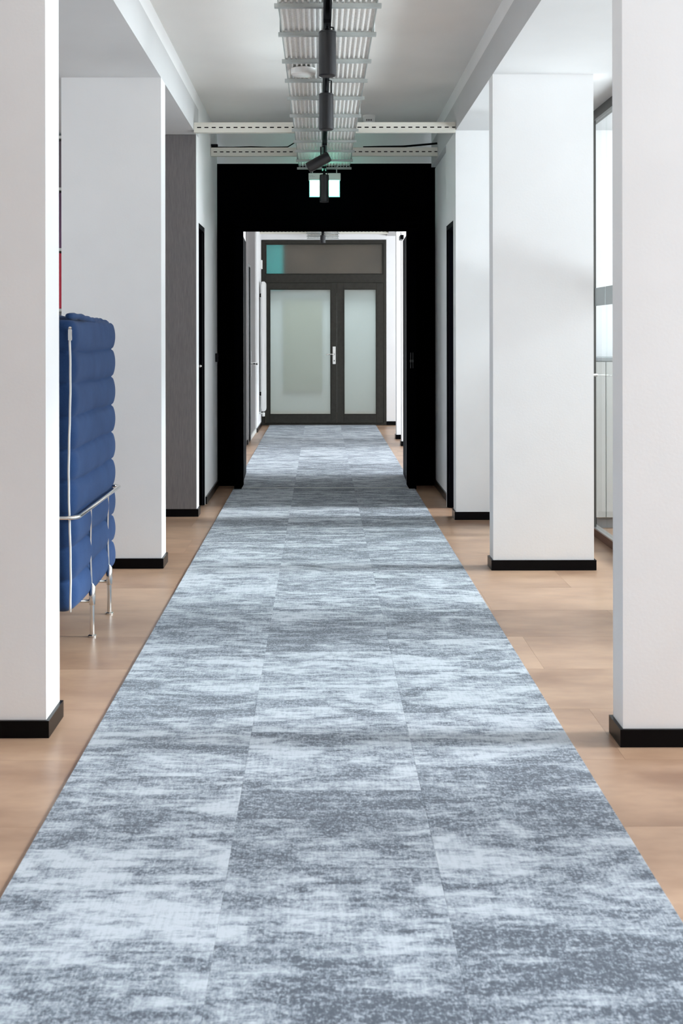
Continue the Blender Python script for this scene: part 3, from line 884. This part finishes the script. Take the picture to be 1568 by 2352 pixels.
bm = bmesh.new(); tube(bm, [(.726, 11.04, 2.170), (.726, 11.04, 2.20), (.67, 10.98, 2.20), (.70, 10.75, 2.20)], .006, 8)
obj('closer_arm', bm, M['alu'], dc, True)

# ---------------------------------------------------------------- glass partition in the right-hand bay
GX = 1.745
gp = thing('window_8', (GX, 6.3, 0), 'frameless glass partition with dark head rail behind the second right-hand pier', 'glass partition', kind='structure')
ya, yb = 4.1, 8.449
box('head_rail', GX-.025, GX+.025, ya, yb, SOF-.060, SOF-.001, M['partition_frame'], gp)
box('bottom_rail', GX-.020, GX+.020, ya, yb, .001, .050, M['sill'], gp)
o = box('rail_cap', GX-.022, GX+.022, ya, yb, .050, .058, M['alu'], gp); part_label(o, 'bright metal rail cap')
box('post', GX-.022, GX-.002, 7.76, 7.82, .059, SOF-.061, M['partition_frame'], gp)
cuts = [4.1, 5.2, 6.35, 7.48, 7.757, 8.449]
cuts2 = [(4.1, 5.2), (5.2, 6.35), (6.35, 7.48), (7.48, 7.757), (7.823, 8.449)]
for a, b in cuts2:
    g = box('pane', GX-.006, GX+.006, a+.002, b-.002, .059, SOF-.061, M['glass'], gp)
    f = box('frosted_band', GX-.0085, GX-.0065, a+.003, b-.003, H+.185, H+.298, M['frost_band'], g)
    part_label(f, 'pale frosted safety band')
hb2 = bmesh.new(); tube(hb2, [(GX-.007, 7.71, H-.250), (GX-.055, 7.71, H-.250), (GX-.058, 7.69, H-.250), (GX-.058, 7.62, H-.250)], .010)
part_label(obj('door_handle', hb2, M['chrome'], gp, True), 'chrome lever handle')
# low cabinet inside the glass room
cb = thing('low_cabinet', (2.6, 8.25, 0), 'low light-grey cabinet against the end wall behind the glass partition', 'cabinet')
box('carcass', 1.80, 3.4, 8.06, 8.447, .070, 1.100, M['cabinet'], cb)
o = box('plinth', 1.82, 3.38, 8.09, 8.44, .0005, .070, M['cabinet_base'], cb)
box('top_board', 1.79, 3.41, 8.04, 8.447, 1.1005, 1.122, M['cabinet_base'], cb, .002)
for a, b in ((1.803, 1.868), (1.872, 2.37), (2.374, 2.87), (2.874, 3.397)):
    dd = box('cabinet_door', a, b, 8.042, 8.059, .075, 1.095, M['cabinet'], cb, .0015)
    if b-a > .2: box('door_pull', b-.04, b-.028, 8.02, 8.041, .85, .97, M['alu'], dd, .002)

# ---------------------------------------------------------------- bookcase in the sofa alcove
bk = thing('bookcase', (-1.976, 8.72, 0), 'tall taupe bookcase glimpsed between the near pier and the pier beyond the sofa', 'bookcase')
x0, x1, y0, y1 = -2.2, -1.752, 8.50, 8.94
box('side_board', x0, x0+.02, y0, y1, .001, 2.66, M['greyviolet'], bk); box('side_board', x1-.02, x1, y0, y1, .001, 2.66, M['greyviolet'], bk)
box('back_board', x0+.02, x1-.02, y1-.01, y1, .001, 2.66, M['greyviolet'], bk)
levels = [.06, .50, .95, 1.44, 1.86, 2.28, 2.64]
for zz in levels: box('shelf', x0+.02, x1-.02, y0+.002, y1-.011, zz, zz+.02, M['cabinet'], bk)
plan = [('red', 'blue', 'plum'), ('plum', 'red', 'taupe'), ('taupe', 'plum', 'red'), ('red', 'taupe', 'blue'), ('plum', 'blue', 'taupe'), ('taupe', 'red', 'plum')]
shelfn = ['lowest', 'second lowest', 'third', 'fourth', 'second highest', 'topmost']
key = {'red': 'red', 'plum': 'purple', 'taupe': 'greyviolet', 'blue': 'blue'}
for li, zz in enumerate(levels[:-1]):
    for j in range(3):
        w = .085
        xa = -1.862-.1*j
        hh = min(.42, levels[li+1]-zz-.035) - .02*((j*7+li*3) % 3)
        c = plan[li][j]
        bm = bmesh.new(); bx(bm, xa, xa+w, y0+.012, y0+.30, zz+.0205, zz+.0205+hh)
        bmesh.ops.bevel(bm, geom=bm.edges[:], offset=.004, segments=1, affect='EDGES')
        o = obj('ring_binder', bm, M[key[c]])
        tag(o, '%s ring binder on the %s shelf of the taupe bookcase' % (c, shelfn[li]), 'binder', 'ring binders in the bookcase')

# ---------------------------------------------------------------- blue high-back sofa
SX, SY0, SY1, SZ0, SZ1 = -.968, 4.83, 5.84, .172, 1.347
sofa = thing('high_back_sofa', (SX-.42, (SY0+SY1)/2, 0), 'blue quilted high-back sofa on thin chrome legs between the two left-hand piers', 'sofa')
NCH = 9
def quilt_prof(n_ch, z0, z1, per=14, depth=.014):
    """list of (z, bulge 0..1) for horizontal stuffed channels"""
    out = []
    for c in range(n_ch):
        for k in range(per):
            t = k/per
            out.append((z0+(z1-z0)*(c+t)/n_ch, abs(math.sin(PI*t))**.48))
    out.append((z1, 0.0))
    return out
def quilted_panel(name, p0, p1, thick, z0, z1, parent, out_side=1, nch=NCH, depth=.020, seed=0):
    """stuffed panel between plan points p0 and p1 (centre line), channels swell on both faces and at the ends"""
    rnd = random.Random(seed)
    bm = bmesh.new()
    a = Vector((p0[0], p0[1], 0)); b = Vector((p1[0], p1[1], 0)); d = (b-a).normalized(); nrm = Vector((d.y, -d.x, 0))
    L = (b-a).length; prof = quilt_prof(nch, z0, z1)
    sag = [rnd.uniform(-.004, .004) for _ in range(nch+2)]
    # plan outline of a rounded bar, parameterised as (along, across) unit offsets
    nl = 26; ne = 8; outline = []
    r = thick/2
    for i in range(nl+1): outline.append((r+(L-2*r)*i/nl, -1, 0, -1))
    for i in range(1, ne): t = -PI/2+PI*i/ne; outline.append((L-r, 0, math.cos(t), math.sin(t)))
    for i in range(nl+1): outline.append((L-r-(L-2*r)*i/nl, 1, 0, 1))
    for i in range(1, ne): t = PI/2+PI*i/ne; outline.append((r, 0, math.cos(t), math.sin(t)))
    rings = []
    for j, (z, q) in enumerate(prof):
        end = 1.0
        zt = (z-z0)/(z1-z0)
        if zt < .035: end = math.sqrt(max(.02, 1-(1-zt/.035)**2))*.45+.55
        rr = (r - depth + depth*q)*end
        ring = []
        for (s, _, ca, sa) in outline:
            if ca == 0: along, across = s, sa*rr
            else: along, across = s+ca*rr, sa*rr
            ch = zt*nch
            wob = .0030*math.sin(along*7+ch*1.7+seed) + .0018*math.sin(along*17+ch*2.9+seed)
            sg_ = sag[int(min(ch, nch))]*math.sin(PI*min(max(along/L, 0), 1))
            p = a + d*along + nrm*across
            ring.append(bm.verts.new((p.x, p.y, z+wob+sg_*.6)))
        rings.append(ring)
    n = len(outline)
    for j in range(len(rings)-1):
        for i in range(n):
            bm.faces.new((rings[j][i], rings[j][(i+1) % n], rings[j+1][(i+1) % n], rings[j+1][i]))
    bm.faces.new(rings[0][::-1]); bm.faces.new(rings[-1])
    return obj(name, bm, M['fabric'], parent, True)
TH = .115
xo = SX - TH/2
bk_ = quilted_panel('back_panel', (xo, SY0), (xo, SY1), TH, SZ0, SZ1-.012, sofa, seed=1)
wn = quilted_panel('wing_panel', (SX-.82, SY0+TH/2-.006), (SX-TH*.55, SY0+TH/2-.006), TH, SZ0, SZ1-.008, sofa, seed=2)
wf = quilted_panel('wing_panel', (SX-.82, SY1-TH/2+.004), (SX-TH*.8, SY1-TH/2+.004), TH*.9, SZ0, SZ1-.012, sofa, seed=3)
# rolled top seam, slightly wavy, with a raised lip
def lip(pts, r, name='top_seam'):
    bm = bmesh.new(); tube(bm, pts, r, 10); return obj(name, bm, M['fabric'], sofa, True)
n = 24
pts = []
for i in range(n+1):
    t = i/n
    y = SY0+.035+(SY1-SY0-.06)*t
    pts.append((SX-.034+.012*math.sin(t*5), y, SZ1 + .002 - .018*t + .003*math.sin(t*10)))
lip(pts, [.011+.004*math.sin(i*.9)**2 for i in range(n+1)])
pts = [(SX-.034-.06, y, z-.004) for (x, y, z) in pts]
lip(pts, .009)
lip([(SX-.80+.73*i/14, SY0+.03, SZ1-.014+.004*math.sin(i*.7)) for i in range(15)], .011)
# zip down the near outer corner
zp = bmesh.new(); pts = []
for i in range(40):
    t = i/39; z = SZ1-.045-(SZ1-.045-SZ0-.01)*t
    pts.append((SX-.021+.0035*math.sin(t*9), SY0-.001+.002*math.cos(t*NCH*2*PI), z))
tube(zp, pts, .0045, 8)
zo = obj('zip', zp, M['zip'], sofa, True); part_label(zo, 'pale zip down the corner seam')
zp = bmesh.new(); bx(zp, SX-.024, SX-.009, SY0-.014, SY0-.008, SZ1-.095, SZ1-.050); 
bmesh.ops.bevel(zp, geom=zp.edges[:], offset=.002, segments=2, affect='EDGES')
lathe(zp, [(.004, -.004), (.0075, 0), (.004, .006)], (SX-.0165, SY0-.010, SZ1-.046), 12)
zo2 = obj('zip_puller', zp, M['chrome'], zo); part_label(zo2, 'shiny zip puller')
# seat
bm = bmesh.new(); bx(bm, SX-.80, SX-TH-.004, SY0+TH+.004, SY1-TH-.004, .30, .47)
bmesh.ops.bevel(bm, geom=bm.edges[:], offset=.035, segments=4, affect='EDGES')
obj('seat_cushion', bm, M['fabric'], sofa, True)
bm = bmesh.new(); bx(bm, SX-.80, SX-TH, SY0+TH, SY1-TH, .165, .298); obj('seat_base', bm, M['fabric'], sofa)
# chrome belt rail
RZ = .556; RX = -.956; y0, y1 = SY0-.022, SY1+.012
pts = [(SX-.80, y0, RZ), (RX-.12, y0, RZ)]
for k in range(7):
    t = PI/2*k/6; rr = .045
    pts.append((RX-rr+rr*math.sin(t), y0+rr-rr*math.cos(t), RZ))
for k in range(7):
    t = PI/2*k/6; rr = .045
    pts.append((RX-rr+rr*math.cos(t), y1-rr+rr*math.sin(t), RZ))
pts.append((SX-.80, y1, RZ))
bm = bmesh.new(); tube(bm, pts, .0085, 14)
part_label(obj('belt_rail', bm, M['chrome'], sofa, True), 'chrome rail around the body')
for (lx, ly) in ((-.966, 5.18), (-.966, 5.60), (SX-.72, 5.18), (SX-.72, 5.60)):
    bm = bmesh.new()
    lathe(bm, [(.0185, .0005), (.0185, .006), (.0165, .008), (.0102, .010), (.0102, .135)], (lx, ly, 0), 20)
    lg = obj('leg', bm, M['chrome'], sofa, True); lg.data.set_sharp_from_angle(angle=.7); part_label(lg, 'thin chrome leg')
    bm = bmesh.new(); lathe(bm, [(.0125, .135), (.0135, .138), (.0135, .212), (.0052, .222), (.0052, .226 if lx > -1.2 else .30)], (lx, ly, 0), 20)
    if lx > -1.2: tube(bm, [(lx-.004, ly, .225), (lx-.0085, ly, .35), (lx-.006, ly, .549)], .0052, 10)
    sl = obj('sleeve', bm, M['chrome'], lg, True); sl.data.set_sharp_from_angle(angle=.7)
for ly in (5.18, 5.60):
    bm = bmesh.new(); tube(bm, [(-.975, ly+.001, .150), (SX-.715, ly+.001, .150)], .007, 10)
    obj('cross_bar', bm, M['chrome'], sofa, True)

# tidy helper property
for o in bpy.data.objects:
    if '_base' in o: del o['_base']
